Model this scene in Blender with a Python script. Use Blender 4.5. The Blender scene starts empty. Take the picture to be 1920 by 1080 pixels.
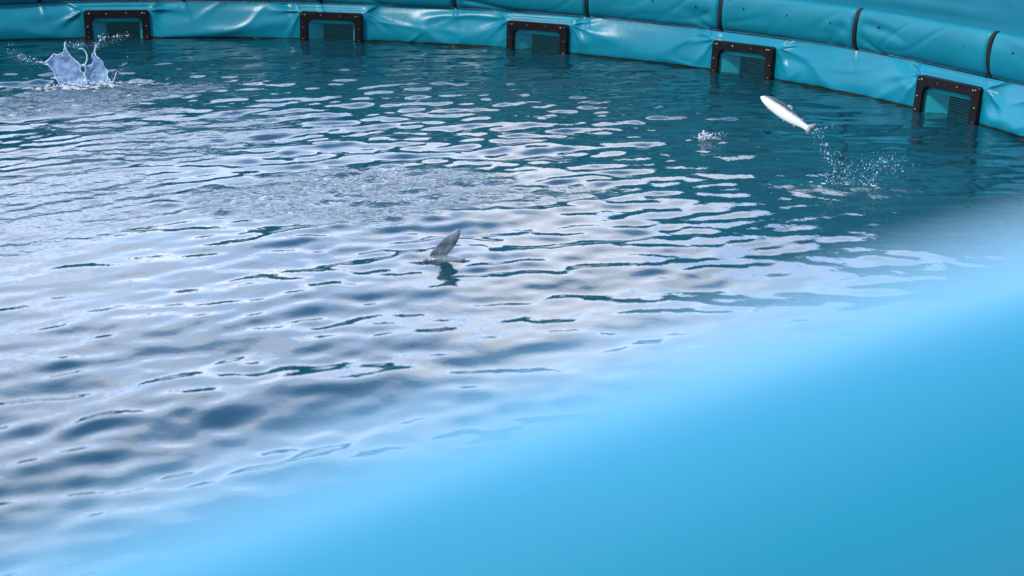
import bpy, bmesh, math, random
import numpy as np
from mathutils import Vector, Matrix
R_ = math.radians
rng = np.random.default_rng(7)
random.seed(7)
scene = bpy.context.scene
C = scene.collection

# ------------------------------------------------------------------ camera
CAM = Vector((0.0, -5.7775, 1.7778))
fw = Vector((0.33888359, 0.88027847, -0.33206585))
rt = Vector((0.93405318, -0.35707178, 0.0066634))
up = Vector((0.11270569, 0.31242528, 0.94323267))
cd = bpy.data.cameras.new("camera")
cam = bpy.data.objects.new("camera", cd)
C.objects.link(cam)
M = Matrix((rt, up, -fw)).transposed().to_4x4()
M.translation = CAM
cam.matrix_world = M
cd.sensor_width = 36.0
cd.lens = 48.72
cd.clip_start = 0.01
cd.clip_end = 3000
cd.dof.use_dof = True
cd.dof.focus_distance = 7.6
cd.dof.aperture_fstop = 2.9
scene.camera = cam

# ------------------------------------------------------------------ light
scene.view_settings.view_transform = 'Standard'
scene.view_settings.look = 'None'
scene.view_settings.exposure = 0.0
scene.view_settings.gamma = 1.0
SUN_EL, SUN_AZ = R_(50), R_(250)          # azimuth clockwise from +Y
w = bpy.data.worlds.new("World")
scene.world = w
w.use_nodes = True
nt = w.node_tree
nt.nodes.clear()
def wn(t, **k):
    n = nt.nodes.new(t)
    for a, b in k.items():
        setattr(n, a, b)
    return n
def wmath(op, a, b=None, clamp=False):
    n = wn('ShaderNodeMath', operation=op, use_clamp=clamp)
    for i, v in enumerate((a, b)):
        if v is None: continue
        if isinstance(v, (int, float)): n.inputs[i].default_value = v
        else: nt.links.new(v, n.inputs[i])
    return n.outputs[0]
sky = wn('ShaderNodeTexSky', sky_type='NISHITA', sun_disc=False, sun_elevation=SUN_EL, sun_rotation=SUN_AZ)
bg = wn('ShaderNodeBackground'); bg.inputs[1].default_value = 0.15
nt.links.new(sky.outputs[0], bg.inputs[0])
tc = wn('ShaderNodeTexCoord')
sep = wn('ShaderNodeSeparateXYZ'); nt.links.new(tc.outputs['Generated'], sep.inputs[0])
X, Y, Z = sep.outputs
# flat cloud layer seen in perspective: direction / (height + offset)
den = wmath('ADD', wmath('MAXIMUM', Z, 0.0), 0.22)
comb = wn('ShaderNodeCombineXYZ')
nt.links.new(wmath('DIVIDE', X, den), comb.inputs[0])
nt.links.new(wmath('DIVIDE', Y, den), comb.inputs[1])
nz = wn('ShaderNodeTexNoise'); nz.inputs['Scale'].default_value = 1.3
nz.inputs['Detail'].default_value = 1.5; nz.inputs['Roughness'].default_value = 0.45
nt.links.new(comb.outputs[0], nz.inputs['Vector'])
# broad cloud bank low down, a blue gap above it, thin cloud again overhead
cov = wmath('ADD', Z, wmath('MULTIPLY', wmath('SUBTRACT', nz.outputs[0], 0.5), 0.45))
m1 = wn('ShaderNodeMapRange', interpolation_type='SMOOTHSTEP'); nt.links.new(cov, m1.inputs[0])
m1.inputs[1].default_value = 0.50; m1.inputs[2].default_value = 0.80
m1.inputs[3].default_value = 1.0; m1.inputs[4].default_value = 0.0
m2 = wn('ShaderNodeMapRange', interpolation_type='SMOOTHSTEP'); nt.links.new(Z, m2.inputs[0])
m2.inputs[1].default_value = 0.80; m2.inputs[2].default_value = 0.93
mask = wn('ShaderNodeMath', operation='MAXIMUM')
veil = wmath('ADD', wmath('MULTIPLY', m1.outputs[0], 0.45), 0.55)
nt.links.new(veil, mask.inputs[0]); nt.links.new(m2.outputs[0], mask.inputs[1])
nz2 = wn('ShaderNodeTexNoise'); nz2.inputs['Scale'].default_value = 2.4; nz2.inputs['Detail'].default_value = 1.5
nt.links.new(comb.outputs[0], nz2.inputs['Vector'])
cr = wn('ShaderNodeValToRGB')
cr.color_ramp.elements[0].position = 0.36; cr.color_ramp.elements[0].color = (0.46, 0.62, 0.98, 1)
e_ = cr.color_ramp.elements.new(0.48); e_.color = (0.60, 0.73, 1.0, 1)
cr.color_ramp.elements[-1].position = 0.60; cr.color_ramp.elements[-1].color = (0.84, 0.87, 1.0, 1)
nt.links.new(nz2.outputs[0], cr.inputs[0])
cb = wn('ShaderNodeBackground')
mcol = wn('ShaderNodeMix', data_type='RGBA')
nt.links.new(wmath('MAXIMUM', m1.outputs[0], m2.outputs[0]), mcol.inputs[0])
mcol.inputs[6].default_value = (0.24, 0.46, 1.0, 1); nt.links.new(cr.outputs[0], mcol.inputs[7])
nt.links.new(mcol.outputs[2], cb.inputs[0])
# clouds are brightest over the far side of the tank, greyer overhead
bright = wn('ShaderNodeMapRange'); nt.links.new(Y, bright.inputs[0])
bright.inputs[1].default_value = -0.3; bright.inputs[2].default_value = 0.8
bright.inputs[3].default_value = 0.8; bright.inputs[4].default_value = 4.2
nt.links.new(bright.outputs[0], cb.inputs[1])
mx = wn('ShaderNodeMixShader')
nt.links.new(mask.outputs[0], mx.inputs[0])
nt.links.new(bg.outputs[0], mx.inputs[1]); nt.links.new(cb.outputs[0], mx.inputs[2])
wo = wn('ShaderNodeOutputWorld'); nt.links.new(mx.outputs[0], wo.inputs[0])

sd = bpy.data.lights.new("sun", 'SUN'); sd.energy = 3.2; sd.angle = R_(3); sd.color = (1, 0.95, 0.88)
sun = bpy.data.objects.new("sun", sd); C.objects.link(sun)
sdir = Vector((math.sin(SUN_AZ)*math.cos(SUN_EL), math.cos(SUN_AZ)*math.cos(SUN_EL), math.sin(SUN_EL)))
sun.rotation_euler = (-sdir).to_track_quat('-Z', 'Y').to_euler()
sun.location = sdir*30

scene.cycles.max_bounces = 8
scene.cycles.transparent_max_bounces = 12

# ------------------------------------------------------------------ helpers
def tag(o, label=None, cat=None, group=None, kind=None):
    if label: o['label'] = label
    if cat: o['category'] = cat
    if group: o['group'] = group
    if kind: o['kind'] = kind
    return o
def empty(name, loc=(0, 0, 0), rz=0.0):
    o = bpy.data.objects.new(name, None); C.objects.link(o)
    o.location = loc; o.rotation_euler = (0, 0, rz); o.empty_display_size = 0.1
    return o
def mesh(name, verts, faces, mat, parent=None, smooth=True):
    me = bpy.data.meshes.new(name)
    me.from_pydata([tuple(map(float, v)) for v in verts], [], [tuple(map(int, f)) for f in faces])
    me.validate(); me.update()
    me.polygons.foreach_set('use_smooth', [smooth]*len(me.polygons))
    me.materials.append(mat)
    o = bpy.data.objects.new(name, me); C.objects.link(o)
    if parent: o.parent = parent
    return o
def bm_obj(name, bm, mat, parent=None, smooth=True):
    me = bpy.data.meshes.new(name); bm.to_mesh(me); bm.free()
    me.polygons.foreach_set('use_smooth', [smooth]*len(me.polygons))
    me.materials.append(mat)
    o = bpy.data.objects.new(name, me); C.objects.link(o)
    if parent: o.parent = parent
    return o
def grid_faces(nu, nv, keep=None, off=0, wrap=False):
    """verts laid out index = iu*nv+iv"""
    iu, iv = np.meshgrid(np.arange(nu if wrap else nu-1), np.arange(nv-1), indexing='ij')
    if keep is not None: iu, iv = iu[keep], iv[keep]
    iu = iu.ravel(); iv = iv.ravel(); ju = (iu+1) % nu
    return (np.stack([iu*nv+iv, ju*nv+iv, ju*nv+iv+1, iu*nv+iv+1], 1)+off).tolist()
def fast_grid(name, P, mat, faces, parent=None):
    P = np.asarray(P, np.float32); F = np.asarray(faces, np.int32)
    me = bpy.data.meshes.new(name)
    me.vertices.add(len(P)); me.vertices.foreach_set('co', P.ravel())
    me.loops.add(F.size); me.loops.foreach_set('vertex_index', F.ravel())
    me.polygons.add(len(F)); me.polygons.foreach_set('loop_start', np.arange(len(F), dtype=np.int32)*4)
    me.update(calc_edges=True); me.validate()
    me.polygons.foreach_set('use_smooth', np.ones(len(me.polygons), bool))
    me.materials.append(mat)
    o = bpy.data.objects.new(name, me); C.objects.link(o)
    if parent: o.parent = parent
    return o
def vnoise(x, y, seed=0):
    def h(i, j):
        n = (i.astype(np.int64)*374761393 + j.astype(np.int64)*668265263 + seed*974634777) & 0x7fffffff
        n = ((n ^ (n >> 13))*1274126177) & 0x7fffffff
        n = n ^ (n >> 16)
        return (n & 0xffff)/65535.0*2-1
    xi, yi = np.floor(x), np.floor(y); xf, yf = x-xi, y-yi
    u = xf*xf*xf*(xf*(xf*6-15)+10); v = yf*yf*yf*(yf*(yf*6-15)+10)
    return ((h(xi, yi)*(1-u)+h(xi+1, yi)*u)*(1-v) + (h(xi, yi+1)*(1-u)+h(xi+1, yi+1)*u)*v)
def sstep(a, b, x):
    t = np.clip((x-a)/(b-a), 0, 1); return t*t*(3-2*t)
def tube_mesh(pts, rads, n=8):
    """returns verts, faces of a tapering tube along pts"""
    pts = [Vector(p) for p in pts]; V = []; F = []
    prev = None
    for i, p in enumerate(pts):
        a = pts[max(i-1, 0)]; b = pts[min(i+1, len(pts)-1)]
        d = (b-a).normalized()
        if prev is None:
            x = d.orthogonal().normalized()
        else:
            x = (prev-d*prev.dot(d)).normalized()
        prev = x; y = d.cross(x)
        for k in range(n):
            t = 2*math.pi*k/n
            V.append(p+(x*math.cos(t)+y*math.sin(t))*rads[i])
    for i in range(len(pts)-1):
        for k in range(n):
            F.append((i*n+k, i*n+(k+1) % n, (i+1)*n+(k+1) % n, (i+1)*n+k))
    F.append(tuple(range(n))[::-1]); F.append(tuple((len(pts)-1)*n+k for k in range(n)))
    return V, F
class MB:
    def __init__(s): s.v = []; s.f = []
    def add(s, V, F):
        o = len(s.v); s.v += [tuple(v) for v in V]; s.f += [tuple(i+o for i in f) for f in F]
    def tube(s, pts, rads, n=8): s.add(*tube_mesh(pts, rads, n))
    def box(s, x0, x1, y0, y1, z0, z1):
        V = [(x, y, z) for x in (x0, x1) for y in (y0, y1) for z in (z0, z1)]
        s.add(V, [(0, 1, 3, 2), (4, 6, 7, 5), (0, 4, 5, 1), (2, 3, 7, 6), (0, 2, 6, 4), (1, 5, 7, 3)])
    def ball(s, c, r, st=(1, 1, 1), seg=8, rg=5):
        V = []; F = []
        for i in range(rg+1):
            t = math.pi*i/rg
            for k in range(seg):
                a = 2*math.pi*k/seg
                V.append((c[0]+r*st[0]*math.sin(t)*math.cos(a), c[1]+r*st[1]*math.sin(t)*math.sin(a), c[2]+r*st[2]*math.cos(t)))
        for i in range(rg):
            for k in range(seg):
                F.append((i*seg+k, (i+1)*seg+k, (i+1)*seg+(k+1) % seg, i*seg+(k+1) % seg))
        s.add(V, F)
    def build(s, name, mat, parent=None, smooth=True):
        return mesh(name, s.v, s.f, mat, parent, smooth)

# ------------------------------------------------------------------ materials
def mat(name, col, rough=0.5, spec=0.5, metal=0.0, ior=1.45, **k):
    m = bpy.data.materials.new(name); m.use_nodes = True
    b = m.node_tree.nodes['Principled BSDF']
    b.inputs['Base Color'].default_value = (*col, 1); b.inputs['Roughness'].default_value = rough
    b.inputs['Specular IOR Level'].default_value = spec; b.inputs['Metallic'].default_value = metal
    b.inputs['IOR'].default_value = ior
    return m
def nodes(m):
    t = m.node_tree; return t, t.nodes['Principled BSDF'], t.links
def N(t, ty, **k):
    n = t.nodes.new(ty)
    for a, b in k.items(): setattr(n, a, b)
    return n
def vary(m, c1, c2, scale, lo=0.35, hi=0.65, bump=0.0, bscale=None, coord='Object'):
    t, b, L = nodes(m)
    tc = N(t, 'ShaderNodeTexCoord'); n = N(t, 'ShaderNodeTexNoise'); n.inputs['Scale'].default_value = scale
    n.inputs['Detail'].default_value = 5
    L.new(tc.outputs[coord], n.inputs['Vector'])
    r = N(t, 'ShaderNodeValToRGB'); r.color_ramp.elements[0].position = lo; r.color_ramp.elements[1].position = hi
    r.color_ramp.elements[0].color = (*c1, 1); r.color_ramp.elements[1].color = (*c2, 1)
    L.new(n.outputs[0], r.inputs[0]); L.new(r.outputs[0], b.inputs['Base Color'])
    if bump:
        n2 = N(t, 'ShaderNodeTexNoise'); n2.inputs['Scale'].default_value = bscale or scale*3; n2.inputs['Detail'].default_value = 4
        L.new(tc.outputs[coord], n2.inputs['Vector'])
        bp = N(t, 'ShaderNodeBump'); bp.inputs['Distance'].default_value = bump; bp.inputs['Strength'].default_value = 1
        L.new(n2.outputs[0], bp.inputs['Height']); L.new(bp.outputs[0], b.inputs['Normal'])
    return r

def vinyl(name, c1, c2, rough, algae=False):
    m = mat(name, c1, rough, 0.35)
    r = vary(m, c1, c2, 2.3, 0.3, 0.7, 0.0012, 26)
    t, b, L = nodes(m)
    if algae:   # slime line where the liner meets the water
        tc = N(t, 'ShaderNodeTexCoord'); s = N(t, 'ShaderNodeSeparateXYZ'); L.new(tc.outputs['Object'], s.inputs[0])
        n = N(t, 'ShaderNodeTexNoise'); n.inputs['Scale'].default_value = 14; n.inputs['Detail'].default_value = 4
        L.new(tc.outputs['Object'], n.inputs['Vector'])
        a = N(t, 'ShaderNodeMath', operation='MULTIPLY'); a.inputs[1].default_value = 0.018
        L.new(n.outputs[0], a.inputs[0])
        su = N(t, 'ShaderNodeMath', operation='SUBTRACT'); L.new(s.outputs[2], su.inputs[0]); L.new(a.outputs[0], su.inputs[1])
        mr = N(t, 'ShaderNodeMapRange'); L.new(su.outputs[0], mr.inputs[0])
        mr.inputs[1].default_value = 0.0; mr.inputs[2].default_value = 0.006
        mx = N(t, 'ShaderNodeMix', data_type='RGBA'); L.new(mr.outputs[0], mx.inputs[0])
        mx.inputs[6].default_value = (0.022, 0.024, 0.012, 1); L.new(r.outputs[0], mx.inputs[7])
        L.new(mx.outputs[2], b.inputs['Base Color'])
    return m
M_liner = vinyl('liner_vinyl', (0.0, 0.175, 0.255), (0.001, 0.22, 0.31), 0.32, True)
M_pad = vinyl('pad_vinyl', (0.0, 0.165, 0.23), (0.002, 0.215, 0.285), 0.45)
M_upper = vinyl('upper_vinyl', (0.001, 0.145, 0.21), (0.003, 0.175, 0.245), 0.5)
M_barrier = mat('barrier_vinyl', (0.006, 0.19, 0.33), 0.33)
_bb = M_barrier.node_tree.nodes['Principled BSDF']; _bb.inputs['Coat Weight'].default_value = 0.25; _bb.inputs['Coat Roughness'].default_value = 0.35
vary(M_barrier, (0.007, 0.215, 0.325), (0.013, 0.27, 0.40), 3)
M_black = mat('black_plastic', (0.012, 0.011, 0.012), 0.4, 0.25); vary(M_black, (0.005, 0.004, 0.0045), (0.012, 0.009, 0.009), 30)
M_dark = mat('dark_rubber', (0.006, 0.006, 0.008), 0.7); vary(M_dark, (0.004, 0.005, 0.006), (0.012, 0.012, 0.012), 20)
M_steel = mat('steel', (0.55, 0.53, 0.5), 0.3, metal=0.9)
M_mesh = mat('screen_wire', (0.012, 0.12, 0.15), 0.5)
M_inner = mat('inner_liner', (0.02, 0.68, 0.78), 0.4); vary(M_inner, (0.016, 0.64, 0.74), (0.024, 0.70, 0.82), 12)  # lighter than the liner vinyl: colour makes up for light missing in the recess
M_ground = mat('concrete', (0.3, 0.29, 0.27), 0.85); vary(M_ground, (0.24, 0.235, 0.22), (0.36, 0.35, 0.33), 1.2, bump=0.004, bscale=60)
M_frame_galv = mat('galvanised', (0.4, 0.41, 0.42), 0.45, metal=0.6)

# water
M_water = mat('pool_water', (0.0022, 0.036, 0.050), 0.03, 0.5, ior=1.5)
t, b, L = nodes(M_water)
tc = N(t, 'ShaderNodeTexCoord')
at = N(t, 'ShaderNodeAttribute', attribute_name='chop')
n1 = N(t, 'ShaderNodeTexNoise'); n1.inputs['Scale'].default_value = 17; n1.inputs['Detail'].default_value = 3
n2 = N(t, 'ShaderNodeTexNoise'); n2.inputs['Scale'].default_value = 60; n2.inputs['Detail'].default_value = 4
for n in (n1, n2): L.new(tc.outputs['Object'], n.inputs['Vector'])
def mth(op, a, bb):
    n = N(t, 'ShaderNodeMath', operation=op)
    for i, v in enumerate((a, bb)):
        if isinstance(v, (int, float)): n.inputs[i].default_value = v
        else: L.new(v, n.inputs[i])
    return n.outputs[0]
h = mth('ADD', mth('MULTIPLY', n1.outputs[0], mth('ADD', mth('MULTIPLY', at.outputs['Fac'], 0.012), 0.0017)),
        mth('MULTIPLY', n2.outputs[0], mth('ADD', mth('MULTIPLY', at.outputs['Fac'], 0.0035), 0.00015)))
bp = N(t, 'ShaderNodeBump'); bp.inputs['Distance'].default_value = 1.0; bp.inputs['Strength'].default_value = 1.0
L.new(h, bp.inputs['Height']); L.new(bp.outputs[0], b.inputs['Normal'])

# ------------------------------------------------------------------ setting
def wall_R(a):                        # liner radius at the waterline, a in degrees
    a = (np.asarray(a, float)+180) % 360-180
    return np.interp(a, [-60, 0, 8, 14, 22, 40, 70, 80, 90, 120], [5.52, 5.62, 5.61, 5.57, 5.51, 5.505, 5.52, 5.48, 5.45, 5.52])
def wall_H(a):  # rim height, mostly out of view, shaped to hold back sky reflections in the water
    a = (np.asarray(a, float)+180) % 360-180
    return 1.02+0.20*sstep(15, 75, np.abs(a))+0.14*sstep(65, 95, a)*sstep(150, 110, a)
ZJ = 0.268                            # seam between liner panel and padded roll
FR_A = [10.530+17.407*k for k in range(5)]      # openings
OPEN_W, OPEN_T = 0.40, 0.165

# ground outside the tank, out to the horizon
V = []; nA = 96
for rr, zz in ((5.74, 0.2), (9, 0.2), (30, 0.2), (1500, 0.2)):
    for k in range(nA):
        V.append((rr*math.sin(2*math.pi*k/nA), rr*math.cos(2*math.pi*k/nA), zz))
F = [(j*nA+k, (j+1)*nA+k, (j+1)*nA+(k+1) % nA, j*nA+(k+1) % nA) for j in range(3) for k in range(nA)]
tag(mesh('ground', V, F, M_ground, smooth=False), kind='structure')

# water sheet with real waves
st = 0.019
xs = np.arange(-5.85, 5.86, st)
GX, GY = np.meshgrid(xs, xs, indexing='ij')
rad = np.hypot(GX, GY)
x = GX.ravel(); y = GY.ravel()
H = np.zeros_like(x)
patches = [(0.45, 3.15, 0.85, 0.5, 1.0), (0.2, 0.85, 0.65, 0.7, 0.25), (1.62, 0.5, 0.75, 0.55, 0.75), (2.3, 0.15, 0.5, 0.25, 0.35), (3.92, -0.2, 0.24, 0.14, 0.3), (0.9, 2.0, 0.6, 0.5, 0.3)]
warpx = x+0.25*vnoise(x*2, y*2, 5); warpy = y+0.25*vnoise(x*2+9, y*2, 6)
chop = np.zeros_like(x)
for px, py, sx, sy, am in patches:
    am *= 1.2; d = np.hypot((warpx-px)/sx, (warpy-py)/sy)
    chop = np.maximum(chop, am*sstep(1.25, 0.75, d))
amp_field = 0.75+0.5*vnoise(x*0.5+3, y*0.5, 11)
NW = 190
calm = 0.92+0.08*sstep(-2.2, 0.6, y-0.25*x)
swell = 1.25-0.5*sstep(-1.5, 2.0, y-0.25*x)
for i in range(NW):
    lam = 0.085*(0.9/0.085)**(rng.random()**1.15)
    k = 2*math.pi/lam; ph = rng.random()*2*math.pi
    az = R_(rng.normal(3, 20)) if rng.random() < 0.88 else rng.random()*2*math.pi
    D_ = rng.uniform(9, 16)
    sx_ = 1.5-D_*math.sin(az); sy_ = 0-D_*math.cos(az)
    slope = 0.0192*min(1.0, lam/0.13)**0.75*min(1.0, 0.20/lam)**0.8
    H += (swell if lam > 0.33 else calm)*slope/k*np.sin(k*np.hypot(x-sx_, y-sy_)+ph)
H *= amp_field
for cx, cy, a0, lam, r0 in ((0.62, 3.6, 0.006, 0.2, 0.8), (3.88, -0.2, 0.0015, 0.12, 0.4), (1.69, -0.66, 0.0012, 0.11, 0.35), (3.74, 0.9, 0.0012, 0.10, 0.3)):
    d = np.hypot(x-cx, y-cy)
    H += a0*np.cos(2*math.pi*d/lam+2*vnoise(x*4, y*4, 77))*np.exp(-(d/r0)**2)
H += chop*0.005*(vnoise(x*16, y*16, 21)+0.6*vnoise(x*33, y*33, 22))
cell = (rad[:-1, :-1] < 5.85) & (rad[1:, 1:] < 5.85) & (GY[:-1, :-1] > -5.9)
F = grid_faces(len(xs), len(xs), cell)
P = np.stack([x, y, H], 1)
used = np.unique(np.asarray(F)); remap = -np.ones(len(P), int); remap[used] = np.arange(len(used))
F = remap[np.asarray(F)]
water = fast_grid('water', P[used], M_water, F)
at_ = water.data.attributes.new('chop', 'FLOAT', 'POINT'); at_.data.foreach_set('value', chop[used].astype(np.float32))
tag(water, kind='structure')

# ------------------------------------------------------------------ tank wall
tank = empty('tank_wall')
tag(tank, 'long curved turquoise vinyl tank wall with a padded roll above the waterline', 'tank wall')
ang = np.concatenate([np.arange(-14, 110, 0.085), np.arange(110, 346, 0.6)])
def liner_disp(a, z):
    """outward displacement of the slack vinyl (negative = bulges into the pool)"""
    s = np.radians(a)*5.5
    fine = sstep(-16, -12, a)*sstep(114, 108, a)
    tf_ = sstep(1.0, 0.78, z/ZJ)
    d = -0.028*np.sin(np.pi*np.clip(z/ZJ, 0, 1)**0.7)**0.9*(0.6+0.4*tf_)
    sx = s+0.15*vnoise(s*1.6, z*3, 3)
    nA_ = vnoise(sx*1.25+z*2.2, z*3.4-s*0.35, 1)
    d = d-0.017*np.exp(-(nA_/0.30)**2)
    nB_ = vnoise(sx*2.6-z*4.0, z*4.5+s*0.6, 2)
    d = d-0.006*np.exp(-((nB_-0.2)/0.2)**2)+0.010*vnoise(s*0.9, z*2.5, 8)
    for ac in FR_A:
        u = (a-ac)*math.pi/180*5.47
        inx = np.abs(u)
        # groove over the top of each frame, and the liner held out to meet the flange
        ex = np.maximum(np.maximum(inx-0.25, z-0.215), 0)
        near = np.exp(-(ex/0.06)**2)*(inx < 0.6)
        d = d*(1-near*0.9)+near*(-0.012-0.062*np.clip(z/ZJ, 0, 0.85))
        top = np.exp(-((z-0.236)/0.013)**2)*sstep(0.30, 0.235, inx)
        d = d+0.014*top
        # tension folds fanning from the upper corners
        for sg in (-1, 1):
            cu, cz = sg*0.25, 0.215
            uu = (u-cu)*sg; vv = z-cz
            rr = np.hypot(uu, vv); an = np.arctan2(vv, uu)
            for a0_, wd, am, ln in ((0.32, 0.13, 0.016, 0.22), (-0.25, 0.14, 0.014, 0.30), (-0.85, 0.15, 0.013, 0.22)):
                jit = 0.25*math.sin(ac*3.1+sg*2+a0_*5)
                d = d-am*np.exp(-((an-a0_-jit)/wd)**2)*sstep(0.0, 0.05, rr)*np.exp(-(rr/ln)**2)*(uu > -0.02)
    # fold hanging below each strap
    for k in range(-2, 11):
        u = (a-(4.78+11.08*k))*math.pi/180*5.55
        v = ZJ-z
        d = d-0.010*np.exp(-((u-0.35*v)/(0.012+0.12*v))**2)*np.exp(-(v/0.11)**2)
    return d*fine-0.02*np.sin(np.pi*np.clip(z/ZJ, 0, 1))*(1-fine)
# lower liner panel
zs = np.concatenate([np.linspace(-0.5, -0.03, 5), np.linspace(-0.02, ZJ, 42)])
A, Zg = np.meshgrid(ang, zs, indexing='ij')
Rr = wall_R(A)+0.075*np.clip(Zg/ZJ, -0.6, 1)+liner_disp(A, Zg)
P = np.stack([Rr*np.sin(np.radians(A)), Rr*np.cos(np.radians(A)), Zg], -1).reshape(-1, 3)
am = np.append(0.5*(ang[:-1]+ang[1:]), 0.5*(ang[-1]+346)); zm = 0.5*(zs[:-1]+zs[1:])
keep = np.ones((len(ang), len(zs)-1), bool)
for ac in FR_A:
    ku = np.abs((am-ac)*math.pi/180*5.47) < 0.205
    keep &= ~(ku[:, None] & (zm < 0.172)[None, :])
fast_grid('liner_panel', P, M_liner, grid_faces(len(ang), len(zs), keep, wrap=True), tank)
# upper liner with fold line, rolled over the rim
us = np.linspace(0, 1, 40)
A, U = np.meshgrid(ang, us, indexing='ij')
Hh = wall_H(A); R0 = wall_R(A)+0.085
z0 = 0.47
seg1 = np.clip(U/0.7, 0, 1); seg2 = np.clip((U-0.7)/0.3, 0, 1)
s = np.radians(A)*5.5
Zu = z0+(Hh-z0-0.04)*seg1+0.04*np.sin(np.pi*np.clip(seg2/0.5, 0, 1))-(Hh-0.24)*np.clip((seg2-0.5)/0.5, 0, 1)
Ru = R0+0.03*seg1+0.05*(1-np.cos(np.pi*np.clip(seg2/0.5, 0, 1)))
wr = 0.006*vnoise(s*1.6, Zu*5, 31)+0.003*vnoise(s*5+Zu*4, Zu*9, 32)
fold = -0.010*np.exp(-((Zu-0.60-0.01*vnoise(s*0.7, s*0, 4))/0.008)**2)
Ru = Ru+(wr+fold)*(U < 0.7)
P = np.stack([Ru*np.sin(np.radians(A)), Ru*np.cos(np.radians(A)), Zu], -1).reshape(-1, 3)
fast_grid('upper_liner', P, M_upper, grid_faces(len(ang), len(us), wrap=True), tank)
# padded roll: one cushion between every two straps
def make_pad(a0, a1, seed, fine=True):
    ac = 0.5*(a0+a1); na = 90 if fine else 16; nt_ = 30 if fine else 10
    da = np.linspace(a0, a1, na); tt = np.linspace(0, 1, nt_)
    A, T = np.meshgrid(da, tt, indexing='ij')
    s = np.radians(A)*5.5; e = np.minimum(A-a0, a1-A)*math.pi/180*5.5
    end = np.sqrt(np.clip(1-(1-np.clip(e/0.018, 0, 1))**2, 0, 1))
    th = np.pi*(T*1.06-0.03)
    bul = 0.068*np.sin(np.clip(th, 0, np.pi))**0.75*(0.72+0.28*end)
    zc = 0.402; Z = zc-0.133*np.cos(th)*(0.97+0.03*end)
    w_ = sstep(0, 0.1, e)
    creas = 0.012*np.exp(-(vnoise(s*2.3+T*1.6, T*1.9+s*0.5, seed)/0.2)**2)*1.6*sstep(0.05, 0.5, vnoise(s*1.7, T*0.8, seed+5)+0.35)+0.005*np.exp(-((vnoise(s*3.6-T*2.2, T*1.6, seed+50)-0.3)/0.12)**2)
    bul = bul-creas*np.sin(np.pi*T)*w_+0.004*vnoise(s*2, T*2, seed+9)*w_
    Rr = wall_R(A)+0.088-bul
    ra = math.radians(ac); cx = 5.5*math.sin(ra); cy = 5.5*math.cos(ra)
    X = Rr*np.sin(np.radians(A))-cx; Y = Rr*np.cos(np.radians(A))-cy
    o = fast_grid('roll_pad', np.stack([X, Y, Z], -1).reshape(-1, 3), M_pad, grid_faces(na, nt_), tank)
    o.location = (cx, cy, 0)
    if fine and 20 < a0 < 90:
        for q in (0.17, 0.5, 0.83):        # small dark eyelets in a row
            aa = a0+(a1-a0)*q; rr = float(wall_R(aa))+0.088-0.0665
            g = MB(); ax = math.radians(aa)
            c = Vector((rr*math.sin(ax)-cx, rr*math.cos(ax)-cy, 0.45-0.03*q))
            n_ = Vector((-math.sin(ax), -math.cos(ax), 0.25)).normalized(); c = c-n_*0.004
            g.tube([c-n_*0.006, c+n_*0.003, c+n_*0.006], [0.0065, 0.0065, 0.004], 10)
            g.build('eyelet', M_dark, o)
    return o
def make_strap(a):
    m = MB(); pts = []
    ra = math.radians(a); R0 = float(wall_R(a))
    V = []; F = []; nn = 16
    for i in range(nn):
        th = math.pi*i/(nn-1); bl = 0.056*math.sin(th)**0.75
        wob = 0.006*math.sin(th*2+a)
        for du in (-0.013, 0.013):
            for dr in (0.0, 0.01):
                rr = R0+0.088-bl+dr; z = 0.402-0.135*math.cos(th)
                p = Vector((rr*math.sin(ra), rr*math.cos(ra), z))+Vector((math.cos(ra), -math.sin(ra), 0))*(du*(0.75+0.25*math.sin(th))+wob)
                V.append(p)
    for i in range(nn-1):
        a_ = i*4; b_ = a_+4
        F += [(a_, a_+2, b_+2, b_), (a_+1, b_+1, b_+3, a_+3), (a_, b_, b_+1, a_+1), (a_+2, a_+3, b_+3, b_+2)]
    m.add(V, F); o = m.build('strap', M_dark, tank)
    # cord hanging knot at the lower end
    return o
A0 = 4.78
edges = [A0+11.08*k for k in range(-2, 11)]
gap = 0.155
for k in range(len(edges)-1):
    make_pad(edges[k]+gap, edges[k+1]-gap, 100+k*7)
for e_ in edges: make_strap(e_)
a_s = edges[-1]; rest = 360-(edges[-1]-edges[0]); nr = 20
for k in range(nr):
    make_pad(a_s+rest*k/nr+gap, a_s+rest*(k+1)/nr-gap, 300+k, False)
    if k: make_strap(a_s+rest*k/nr)

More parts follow.
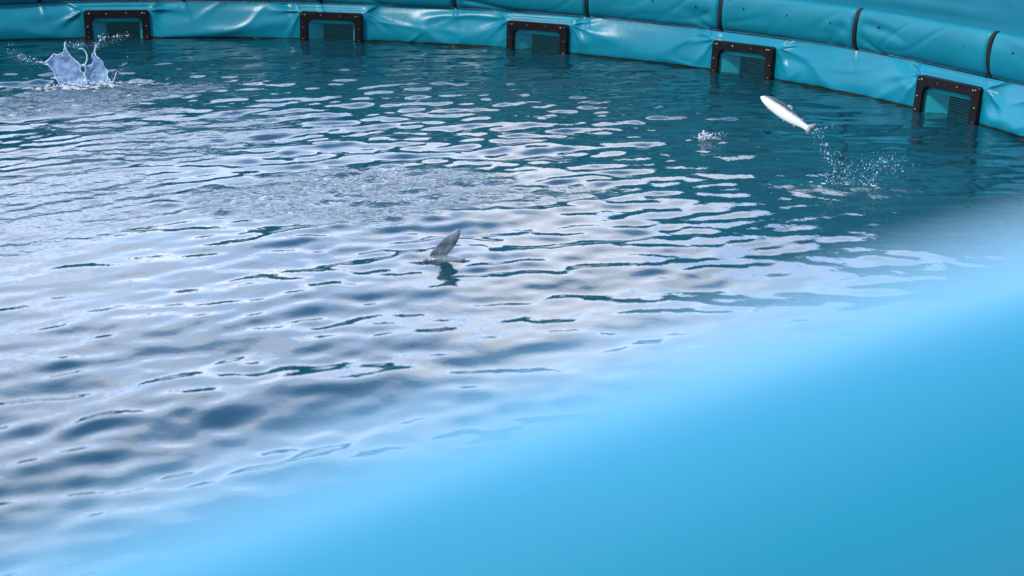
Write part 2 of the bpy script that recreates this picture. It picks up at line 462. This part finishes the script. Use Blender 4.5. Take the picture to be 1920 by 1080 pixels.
# ------------------------------------------------------------------ framed screened openings
def arch(w_, top, rc, z_bot, n=8):
    """inverted U path: left leg bottom -> up -> round corners -> right leg bottom"""
    p = [(-w_, z_bot)]
    for i in range(n+1):
        t = math.pi-math.pi/2*i/n; p.append((-w_+rc+rc*math.cos(t), top-rc+rc*math.sin(t)))
    for i in range(n+1):
        t = math.pi/2-math.pi/2*i/n; p.append((w_-rc+rc*math.cos(t), top-rc+rc*math.sin(t)))
    p.append((w_, z_bot)); return p
def make_opening(loc, rz, label):
    root = empty('screened_overflow', loc, rz); q_ = random.Random(int(abs(rz)*1000)); root.rotation_euler = (R_(-3+q_.uniform(-1, 1)), R_(q_.uniform(-1.1, 1.1)), rz)
    tag(root, label, 'overflow frame', 'black framed screened openings along the tank wall')
    # flange: local x to the right seen from the pool, y away from the pool, z up
    o_ = arch(0.246, 0.218, 0.022, -0.28); i_ = arch(0.188, 0.158, 0.040, -0.28)
    be = 0.006; V = []; F = []
    def inset(path, d, other):
        out = []
        for (x1, z1), (x2, z2) in zip(path, other):
            l = math.hypot(x2-x1, z2-z1) or 1; out.append((x1+(x2-x1)/l*d, z1+(z2-z1)/l*d))
        return out
    loops = [(o_, 0.035), (o_, -0.050+be), (inset(o_, be, i_), -0.050), (inset(i_, be, o_), -0.050), (i_, -0.050+be), (i_, 0.0)]
    n = len(o_)
    for pth, yy in loops: V += [(px, yy, pz) for px, pz in pth]
    for j in range(len(loops)-1):
        for k in range(n-1): F.append((j*n+k, j*n+k+1, (j+1)*n+k+1, (j+1)*n+k))
    fr = mesh('frame', V, F, M_black, root, smooth=False)
    bolts = [(-0.222, .195, .0042), (-0.203, .195, .0075), (-0.075, .193, .0052), (0.075, .193, .0048), (0.195, .195, .0078), (0.216, .195, .005),
             (-0.222, .095, .0055), (0.222, .095, .0055), (-0.221, .010, .005), (0.221, .010, .005)]
    for bx, bz, br in bolts:
        br *= q_.uniform(0.75, 1.15); bx += q_.uniform(-.003, .003); bz += q_.uniform(-.002, .002)
        m = MB(); br *= 0.8; m.tube([(bx, -0.0485, bz), (bx, -0.0535, bz), (bx, -0.056, bz)], [br, br, br*0.55], 8)
        m.build('bolt', M_steel, fr)
    # fine screen stretched across the opening
    m = MB(); wv = 0.0006
    for k in range(1, 28):
        cx = -0.191+0.382*k/28; m.box(cx-wv, cx+wv, -0.031, -0.0295, -0.2, 0.162 if abs(cx) < 0.165 else 0.142)
    for k in range(25):
        cz = -0.195+0.0136*k; m.box(-0.19, 0.19, -0.0285, -0.027, cz-0.0014, cz+0.0014)
    m.build('screen', M_mesh, root, smooth=False)
    # tapered liner box behind the screen, dark pipe mouth at its back
    f0 = [(-0.198, 0.168), (0.198, 0.168), (0.196, -0.25), (-0.196, -0.25)]
    f1 = [(-0.092, 0.110), (0.164, 0.110), (0.164, -0.25), (-0.092, -0.25)]
    fm = [(-0.172, 0.126), (0.168, 0.126), (0.168, -0.25), (-0.172, -0.25)]
    V = [(a, -0.012, c) for a, c in f0]+[(a, 0.005, c) for a, c in fm]+[(a, 0.09, c) for a, c in f1]
    mesh('liner_box', V, [(0, 1, 5, 4), (1, 2, 6, 5), (3, 0, 4, 7), (4, 5, 9, 8), (5, 6, 10, 9), (7, 4, 8, 11)], M_inner, root, smooth=False)
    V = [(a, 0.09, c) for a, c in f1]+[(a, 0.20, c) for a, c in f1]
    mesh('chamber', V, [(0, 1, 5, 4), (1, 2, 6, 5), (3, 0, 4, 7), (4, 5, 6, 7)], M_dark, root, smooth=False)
    return root
OL = ['black framed opening behind the tall water splash, leftmost of the row',
      'black framed opening second from the left, between the splash side and the middle one',
      'black framed opening in the middle of the row of five on the turquoise wall',
      'black framed opening directly above and left of the leaping fish',
      'black framed opening at the far right of the row, above the darkest water']
for a_, lab in zip(FR_A, OL):
    ra = math.radians(a_); rr = float(wall_R(a_))-0.012
    # local +x must point right (clockwise): (cos a, -sin a); local +y outward
    make_opening((rr*math.sin(ra), rr*math.cos(ra), 0), -ra, lab)

# ------------------------------------------------------------------ near padded barrier, right under the lens
bar = empty('padded_barrier', (0, -5.62, wall_H(180)))
tag(bar, 'blurred sky blue padded barrier filling the lower right corner close to the camera', 'barrier')
an = np.radians(np.arange(158, 193, 0.25))
prof = []
RB, ZT, rb = 5.63, 1.692, 0.040
for i in range(25):
    t = -math.pi/2*1.0+math.pi*i/24
    prof.append((RB-rb*math.sin(-t)*1.0, ZT-rb+rb*math.cos(t)))
prof = [(RB-rb, float(wall_H(180))-0.0)]+[(RB+rb*math.sin(t), ZT-rb+rb*math.cos(t)) for t in np.linspace(-math.pi/2, math.pi/2, 26)]+[(RB+rb, float(wall_H(180)))]
prof = np.array(prof)
V = [((r+0.003*math.sin(a*55))*math.sin(a), (r+0.003*math.sin(a*55))*math.cos(a)+5.62, z-float(wall_H(180))+(0.23*max(-0.5, min(0.9, r*math.sin(a)))-0.35*max(-0.5, min(0.9, r*math.sin(a)))**2 if z > 1.5 else 0)) for a in an for r, z in prof]
F = grid_faces(len(an), len(prof)); npf = len(prof)
F += [tuple(range(npf)), tuple((len(an)-1)*npf+k for k in range(npf))[::-1]]
mesh('pad_cover', V, F, M_barrier, bar)

# ------------------------------------------------------------------ splashes
M_sheet = mat('water_sheet', (0.40, 0.58, 0.86), 0.15, 0.6, ior=1.33)
t, b, L = nodes(M_sheet)
tc = N(t, 'ShaderNodeTexCoord'); n = N(t, 'ShaderNodeTexNoise'); n.inputs['Scale'].default_value = 22; n.inputs['Detail'].default_value = 5
L.new(tc.outputs['Object'], n.inputs['Vector'])
bp = N(t, 'ShaderNodeBump'); bp.inputs['Distance'].default_value = 0.012; L.new(n.outputs[0], bp.inputs['Height']); L.new(bp.outputs[0], b.inputs['Normal'])
tr = N(t, 'ShaderNodeBsdfTransparent'); ms = N(t, 'ShaderNodeMixShader')
mr = N(t, 'ShaderNodeMapRange'); L.new(n.outputs[0], mr.inputs[0]); mr.inputs[1].default_value = 0.3; mr.inputs[2].default_value = 0.7
mr.inputs[3].default_value = 0.22; mr.inputs[4].default_value = 0.62
L.new(mr.outputs[0], ms.inputs[0]); L.new(tr.outputs[0], ms.inputs[1]); L.new(b.outputs[0], ms.inputs[2])
L.new(ms.outputs[0], t.nodes['Material Output'].inputs[0])
M_drop = mat('water_drop', (0.75, 0.84, 0.95), 0.1, 0.8, ior=1.33)
M_froth = mat('froth_film', (0.72, 0.76, 0.80), 0.25, 0.6, ior=1.33)
t, b, L = nodes(M_froth)
tr = N(t, 'ShaderNodeBsdfTransparent'); ms = N(t, 'ShaderNodeMixShader'); ms.inputs[0].default_value = 0.5
L.new(tr.outputs[0], ms.inputs[1]); L.new(b.outputs[0], ms.inputs[2]); L.new(ms.outputs[0], t.nodes['Material Output'].inputs[0])
M_foam = mat('foam', (0.78, 0.82, 0.88), 0.5); vary(M_foam, (0.6, 0.68, 0.8), (0.85, 0.87, 0.9), 25, bump=0.01, bscale=50)

def blob(mb, c, r, seed=0):
    r_ = random.Random(seed)
    mb.ball(c, r, (r_.uniform(0.7, 1.5), r_.uniform(0.7, 1.2), r_.choice((0.8, 1.0, 1.2, 2.4))), 6, 4)

def sheet_mesh(outline_fn, nu, nv, thick):
    """closed thin shell: outline_fn(u, v) -> point, with a real thickness"""
    V = []; 
    P = [[Vector(outline_fn(i/(nu-1), j/(nv-1))) for j in range(nv)] for i in range(nu)]
    Nn = []
    for i in range(nu):
        for j in range(nv):
            a = P[min(i+1, nu-1)][j]-P[max(i-1, 0)][j]; b_ = P[i][min(j+1, nv-1)]-P[i][max(j-1, 0)]
            Nn.append(a.cross(b_).normalized())
    fl = [p for row in P for p in row]
    V = [p+n*thick/2 for p, n in zip(fl, Nn)]+[p-n*thick/2 for p, n in zip(fl, Nn)]
    F = grid_faces(nu, nv); o = nu*nv
    F += [tuple(i+o for i in f[::-1]) for f in F]
    rim = [i*nv for i in range(nu)]+[(nu-1)*nv+j for j in range(1, nv)]+[i*nv+nv-1 for i in range(nu-2, -1, -1)]+[j for j in range(nv-2, 0, -1)]
    for a, b_ in zip(rim, rim[1:]+rim[:1]): F.append((a, b_, b_+o, a+o))
    return V, F, P

# tall crown: local x to the right as seen from the camera, y away, z up
sp = empty('water_splash', (0.585, 3.63, 0.0), R_(-4))
sp.scale = (0.92, 0.92, 0.92)
tag(sp, 'tall pale blue crown splash with two pointed sheets of water at the left', 'splash')
def lerp(a, b, t): return a+(b-a)*t
def quad(bl, br, tl, tr_, bow_top, bow_r, bow_l, depth, sd):
    def f(u, v):
        x = lerp(lerp(bl[0], br[0], u), lerp(tl[0], tr_[0], u), v)
        z = lerp(lerp(bl[1], br[1], u), lerp(tl[1], tr_[1], u), v)
        z += -bow_top*math.sin(math.pi*u)*v
        x += (-bow_r*u+bow_l*(1-u))*math.sin(math.pi*v)
        y = depth*math.sin(math.pi*min(1, max(0, u*0.9+0.05)))*(0.4+0.6*v)+0.012*float(vnoise(np.array(u*5+sd), np.array(v*4), sd))
        x += 0.012*float(vnoise(np.array(u*7), np.array(v*7), sd+1))
        z += 0.014*float(vnoise(np.array(u*8), np.array(v*6), sd+4))*v
        return (x, y+0.03*v, z)
    return f
rims = MB()
for fn, rr, sd in ((quad((-0.125, -0.02), (0.05, -0.02), (-0.235, 0.165), (-0.075, 0.255), 0.012, -0.02, 0.012, 0.07, 1), 0.0040, 1),
               (quad((0.035, -0.02), (0.215, -0.02), (0.035, 0.135), (0.118, 0.225), 0.055, -0.010, 0.0, 0.05, 2), 0.0038, 2)):
    V, F, P = sheet_mesh(fn, 22, 22, 0.004)
    mesh('water_film', V, F, M_sheet, sp)
    nu = nv = 22
    loop = [P[0][j] for j in range(nv)]+[P[i][nv-1] for i in range(1, nu)]+[P[nu-1][j] for j in range(nv-2, -1, -1)]
    rims.tube(loop, [rr*(0.45+0.9*abs(math.sin(i*1.7+sd)*math.sin(i*0.6))) for i in range(len(loop))], 6)
# linking rim (the curved notch) and thrown-up fingers
def arc3(pts, r, n=5):
    out = []; rd = []
    for i in range(len(pts)-1):
        for k in range(n):
            t_ = k/n; out.append(Vector(pts[i]).lerp(Vector(pts[i+1]), t_)); rd.append(lerp(r[i], r[i+1], t_))
    out.append(Vector(pts[-1])); rd.append(r[-1]); return out, rd
for pts, r in (
    ([(-0.075, .03, .250), (-0.080, .03, .275), (-0.076, .03, .298), (-0.070, .03, .305)], [.008, .0085, .007, .003]),
    ([(-0.075, .04, .250), (-0.045, .05, .195), (-0.010, .05, .148), (0.020, .05, .128), (0.045, .05, .135), (0.062, .04, .170), (0.064, .04, .205), (0.052, .04, .235), (0.035, .04, .252), (0.012, .04, .250)], [.006, .007, .008, .008, .008, .0075, .007, .006, .007, .004]),
    ([(0.118, .03, .222), (0.122, .03, .245), (0.130, .03, .262), (0.137, .03, .268)], [.007, .0065, .005, .002]),
    ([(0.215, .0, .0), (0.235, .0, .03), (0.25, .0, .07), (0.262, .0, .09)], [.006, .005, .0045, .002]),
    ([(-0.235, .03, .165), (-0.26, .03, .17), (-0.28, .03, .175)], [.007, .005, .002])):
    p_, r_ = arc3(pts, [q*0.72 for q in r]); rims.tube(p_, r_, 7)
rims.build('rim', M_drop, sp)
dr = MB(); rr = random.Random(3)
def mist_(mb, a, b, n, spread, seed):
    trail(mb, a, b, n, spread, .0010, .0024, seed)
def trail(mb, a, b, n, spread, r0, r1, seed):
    q = random.Random(seed)
    for i in range(n):
        t_ = q.random(); c = [lerp(a[k], b[k], t_)+q.gauss(0, spread) for k in range(3)]
        c[2] = max(c[2], 0.004)
        blob(mb, c, 0.68*lerp(r0, r1, q.random()**2.5), seed*1000+i)
trail(dr, (-0.25, .03, .165), (-0.40, .03, .22), 46, .014, .0020, .006, 1)
trail(dr, (-0.33, .03, .18), (-0.46, .03, .28), 22, .016, .0018, .005, 2)
trail(dr, (-0.06, .03, .29), (0.03, .03, .275), 34, .012, .002, .0055, 3)
trail(dr, (0.13, .03, .265), (0.20, .06, .33), 40, .011, .002, .006, 4)
trail(dr, (0.16, .06, .325), (0.36, .06, .325), 26, .006, .0022, .007, 5)
trail(dr, (0.25, .0, .08), (0.33, .0, .15), 22, .014, .0018, .0045, 6)
trail(dr, (-0.16, -.03, .01), (0.22, -.03, .02), 70, .016, .003, .009, 7)
trail(dr, (-0.45, -.12, .01), (-0.2, -.1, .02), 24, .02, .003, .007, 8)
mist_(dr, (-0.25, .03, .16), (-0.46, .03, .24), 120, .022, 41)
mist_(dr, (-0.08, .03, .29), (0.15, .03, .26), 120, .022, 42)
mist_(dr, (0.12, .04, .25), (0.36, .06, .33), 120, .02, 43)
mist_(dr, (0.2, .0, .02), (0.34, .0, .14), 80, .02, 44)
mist_(dr, (-0.5, -.1, .01), (0.3, -.1, .02), 200, .03, 45)
tag(dr.build('droplets', M_drop, sp), kind='stuff')
fo = MB()
for i in range(150):
    q = random.Random(i+2900); fo.ball((q.gauss(0.03, .15), q.gauss(-.06, .07), q.uniform(-0.002, 0.012)), q.uniform(.004, .014), (1.8, 1.3, 0.5), 7, 5)
tag(fo.build('froth', M_froth, sp), kind='stuff')

# loose spray where the leaping fish left the water
s2 = empty('water_spray', (3.89, -0.20, 0.0), R_(-27))
tag(s2, 'scattered fine water spray below the tail of the leaping fish', 'spray')
dr = MB()
trail(dr, (-0.10, .0, .02), (0.17, .0, .03), 110, .022, .0012, .0040, 11)
trail(dr, (-0.06, .0, .10), (-0.17, .0, .30), 46, .016, .0014, .0042, 12)
trail(dr, (-0.165, .0, .27), (-0.06, .0, .31), 20, .006, .0014, .003, 13)
trail(dr, (-0.04, .0, .13), (0.02, .0, .07), 30, .016, .0018, .0055, 14)
trail(dr, (0.10, .0, .10), (0.25, .0, .12), 40, .018, .0015, .0045, 15)
mist_(dr, (-.1, .0, .05), (0.28, .0, .12), 260, .035, 46)
mist_(dr, (-.06, .0, .1), (-.17, .0, .30), 90, .02, 47)
tag(dr.build('droplets', M_drop, s2), kind='stuff')
mist = MB()
for i in range(16):
    q = random.Random(i+900); a_ = q.uniform(-0.15, 0.17)
    mist.ball((a_, q.gauss(0, .03), q.uniform(-0.004, 0.004)), q.uniform(.004, .012), (1.5, 1.0, 0.5), 8, 5)
tag(mist.build('froth', M_froth, s2), kind='stuff')

# ------------------------------------------------------------------ fish
M_fish = mat('fish_skin', (0.85, 0.86, 0.86), 0.22, 0.8)
t, b, L = nodes(M_fish)
tc = N(t, 'ShaderNodeTexCoord'); sx_ = N(t, 'ShaderNodeSeparateXYZ'); L.new(tc.outputs['Object'], sx_.inputs[0])
n = N(t, 'ShaderNodeTexNoise'); n.inputs['Scale'].default_value = 90; L.new(tc.outputs['Object'], n.inputs['Vector'])
m1 = N(t, 'ShaderNodeMath', operation='MULTIPLY_ADD'); L.new(n.outputs[0], m1.inputs[0]); m1.inputs[1].default_value = 0.012; L.new(sx_.outputs[2], m1.inputs[2])
r = N(t, 'ShaderNodeMapRange'); L.new(m1.outputs[0], r.inputs[0]); r.inputs[1].default_value = 0.010; r.inputs[2].default_value = 0.026
mxn = N(t, 'ShaderNodeMix', data_type='RGBA'); L.new(r.outputs[0], mxn.inputs[0])
mxn.inputs[6].default_value = (0.95, 0.95, 0.95, 1); mxn.inputs[7].default_value = (0.05, 0.065, 0.075, 1)
L.new(mxn.outputs[2], b.inputs['Base Color'])
M_fin = mat('fish_fin', (0.45, 0.46, 0.48), 0.4); vary(M_fin, (0.16, 0.17, 0.19), (0.40, 0.40, 0.42), 60)
M_tail = mat('fish_tail_skin', (0.11, 0.14, 0.17), 0.22, 0.7); vary(M_tail, (0.06, 0.08, 0.105), (0.22, 0.27, 0.33), 22, 0.35, 0.65, 0.003, 60)
M_eye = mat('fish_eye', (0.01, 0.01, 0.01), 0.1)

def fin_mesh(outline, thick, n=10):
    """outline: list of (x, z); lens-thin plate with a ridge of real thickness at y=+-thick"""
    c = Vector((sum(p[0] for p in outline)/len(outline), 0, sum(p[1] for p in outline)/len(outline)))
    V = [(p[0], 0, p[1]) for p in outline]; k = len(V)
    V += [(lerp(p[0], c.x, .5), thick, lerp(p[1], c.z, .5)) for p in outline]+[(c.x, thick, c.z)]
    V += [(lerp(p[0], c.x, .5), -thick, lerp(p[1], c.z, .5)) for p in outline]+[(c.x, -thick, c.z)]
    F = []
    for i in range(k):
        j = (i+1) % k
        F += [(i, j, k+j, k+i), (k+i, k+j, 2*k), (j, i, 2*k+1+i, 2*k+1+j), (2*k+1+j, 2*k+1+i, 3*k+1)]
    return V, F
def make_fish(L_, loc, mw, label):
    root = empty('leaping_fish', loc); root.rotation_mode = 'XYZ'; root.rotation_euler = mw.to_euler()
    tag(root, label, 'fish')
    # profile: x forward (nose at +), z dorsal
    st_ = [(0.50, .004, .004, .0), (0.485, .022, .018, .001), (0.46, .040, .030, .002), (0.42, .060, .042, .003), (0.36, .080, .052, .003), (0.28, .096, .060, .002),
           (0.18, .107, .063, .0), (0.06, .110, .062, -.001), (-0.06, .102, .056, -.001), (-0.17, .085, .045, .0), (-0.27, .063, .032, .002), (-0.34, .047, .022, .003), (-0.385, .041, .016, .004), (-0.42, .046, .010, .004), (-0.435, .045, .005, .004)]
    V = []; nS = 18
    for (px, hz, hy, cz) in st_:
        for k in range(nS):
            a = 2*math.pi*k/nS
            cy = math.cos(a); sz = math.sin(a)
            V.append((px*L_, hy*L_*math.copysign(abs(cy)**0.9, cy), (cz+hz*1.12*sz)*L_+0.012*L_*math.sin(px*5)))
    F = [(i*nS+k, i*nS+(k+1) % nS, (i+1)*nS+(k+1) % nS, (i+1)*nS+k) for i in range(len(st_)-1) for k in range(nS)]
    F += [tuple(range(nS))[::-1], tuple((len(st_)-1)*nS+k for k in range(nS))]
    body = mesh('body', V, F, M_fish, root)
    sb = body.modifiers.new('sub', 'SUBSURF'); sb.levels = sb.render_levels = 1
    def fin(name, ol, off=(0, 0, 0), rot=(0, 0, 0), th=.003):
        V, F = fin_mesh([(a*L_, c*L_) for a, c in ol], th*L_*1.2)
        o = mesh(name, V, F, M_fin, root); o.location = Vector(off)*L_; o.rotation_euler = rot; return o
    fin('tail_fin', [(-.40, .035), (-.44, .085), (-.515, .140), (-.505, .07), (-.478, .0), (-.495, -.07), (-.505, -.13), (-.44, -.078), (-.40, -.030)], th=.006)
    fin('dorsal_fin', [(.07, .09), (.04, .158), (-.01, .168), (-.06, .14), (-.08, .09)], th=.004)
    fin('adipose_fin', [(-.25, .055), (-.28, .085), (-.30, .082), (-.285, .05)], th=.004)
    fin('anal_fin', [(-.18, -.07), (-.225, -.125), (-.245, -.12), (-.26, -.055)], th=.004)
    fin('pelvic_fin', [(.0, -.09), (-.035, -.15), (-.055, -.15), (-.05, -.09)], (0, -.02, 0), (0.35, 0, 0), .004)
    fin('pelvic_fin', [(.0, -.09), (-.035, -.15), (-.055, -.15), (-.05, -.09)], (0, .02, 0), (-0.35, 0, 0), .004)
    for sg in (-1, 1):
        fin('pectoral_fin', [(.32, -.055), (.29, -.115), (.265, -.125), (.27, -.06)], (0, sg*.035, 0), (-sg*0.45, 0, 0), .004)
        m = MB(); m.ball((.43*L_, sg*.036*L_, .022*L_), .011*L_, (1, .5, 1), 10, 6); m.build('eye', M_eye, root)
    return root
nose = Vector((3.5402, 0.0456, 0.4134)); tail = Vector((3.7344, -0.1124, 0.2733))
cen = (nose+tail)/2; xa = (nose-tail).normalized()
vdir = (cen-CAM).normalized()
za = vdir.cross(xa).normalized()
if za.dot(up) < 0: za = -za
ya = za.cross(xa)
rollm = Matrix.Rotation(R_(-18), 3, xa)         # belly rolled towards the viewer
za2 = rollm @ za
if za2.dot(-vdir) > 0: za2 = Matrix.Rotation(R_(18), 3, xa) @ za
ya2 = za2.cross(xa).normalized()
mw = Matrix((xa, ya2, za2)).transposed()
make_fish((nose-tail).length*1.03, cen, mw, 'silvery white fish leaping clear of the water at the right')

# raised tail lobe of a diving fish
tf = empty('diving_fish', (1.672, -0.655, 0.0), R_(-22))
tag(tf, 'grey tail fin of a diving fish sticking out of the pale water in the centre', 'fish tail')
ol = [(-.076, -.02), (-.074, .004), (-.060, .040), (-.030, .084), (.010, .124), (.040, .146), (.050, .146), (.054, .126), (.053, .104), (.047, .080), (.037, .058), (.024, .040), (.014, .024), (.008, .010), (.006, -.02)]
V, F = fin_mesh(ol, .0045); o = mesh('tail_fin', V, F, M_tail, tf)
sb = o.modifiers.new('sub', 'SUBSURF'); sb.levels = sb.render_levels = 2
for v in o.data.vertices: v.co.y += 0.35*(v.co.z*v.co.z)+0.1*v.co.z; v.co.x = v.co.x*1.08+0.16*v.co.z
V = []; nS = 12; st_ = [(-.088, .004, -.006), (-.074, .013, .002), (-.04, .020, .002), (.0, .021, .004), (.035, .020, .001), (.07, .013, .002), (.088, .004, .006)]
for px, r0, cz in st_:
    for k in range(nS):
        a = 2*math.pi*k/nS; V.append((px, r0*1.2*math.cos(a), cz+r0*math.sin(a)))
F = [(i*nS+k, i*nS+(k+1) % nS, (i+1)*nS+(k+1) % nS, (i+1)*nS+k) for i in range(len(st_)-1) for k in range(nS)]+[tuple(range(nS))[::-1], tuple(len(V)-nS+k for k in range(nS))]
mesh('body', V, F, M_tail, tf)
m = MB()
trail(m, (-.065, -.01, .004), (-.05, -.01, .02), 10, .006, .002, .005, 31)
tag(m.build('droplets', M_drop, tf), kind='stuff')

# small fish head breaking the surface with white froth
sh = empty('surfacing_fish', (3.74, 0.90, 0.0), R_(-28))
tag(sh, 'small dark fish breaking the surface in white froth left of the leaping fish', 'fish')
V = []; nS = 12
st_ = [(-.075, .002, -.004), (-.066, .010, -.003), (-.045, .018, -.002), (-.01, .024, -.003), (.04, .022, -.010), (.10, .014, -.016), (.15, .008, -.020)]
for px, r0, cz in st_:
    for k in range(nS):
        a = 2*math.pi*k/nS; V.append((px, r0*0.7*math.cos(a), cz+r0*math.sin(a)))
F = [(i*nS+k, i*nS+(k+1) % nS, (i+1)*nS+(k+1) % nS, (i+1)*nS+k) for i in range(len(st_)-1) for k in range(nS)]+[tuple(range(nS))[::-1], tuple(len(V)-nS+k for k in range(nS))]
mesh('body', V, F, M_tail, sh)
m = MB()
for i in range(70):
    q = random.Random(i+70); a = q.gauss(-0.015, .022)
    blob(m, (a, q.gauss(-.01, .02), min(.04, max(.0, q.gauss(.012, .012)))), q.uniform(.003, .008), i)
trail(m, (.0, .0, .03), (.09, .0, .02), 40, .012, .002, .005, 33)
trail(m, (-.07, .0, .008), (-.09, .0, .012), 6, .004, .002, .005, 34)
tag(m.build('froth', M_froth, sh), kind='stuff')
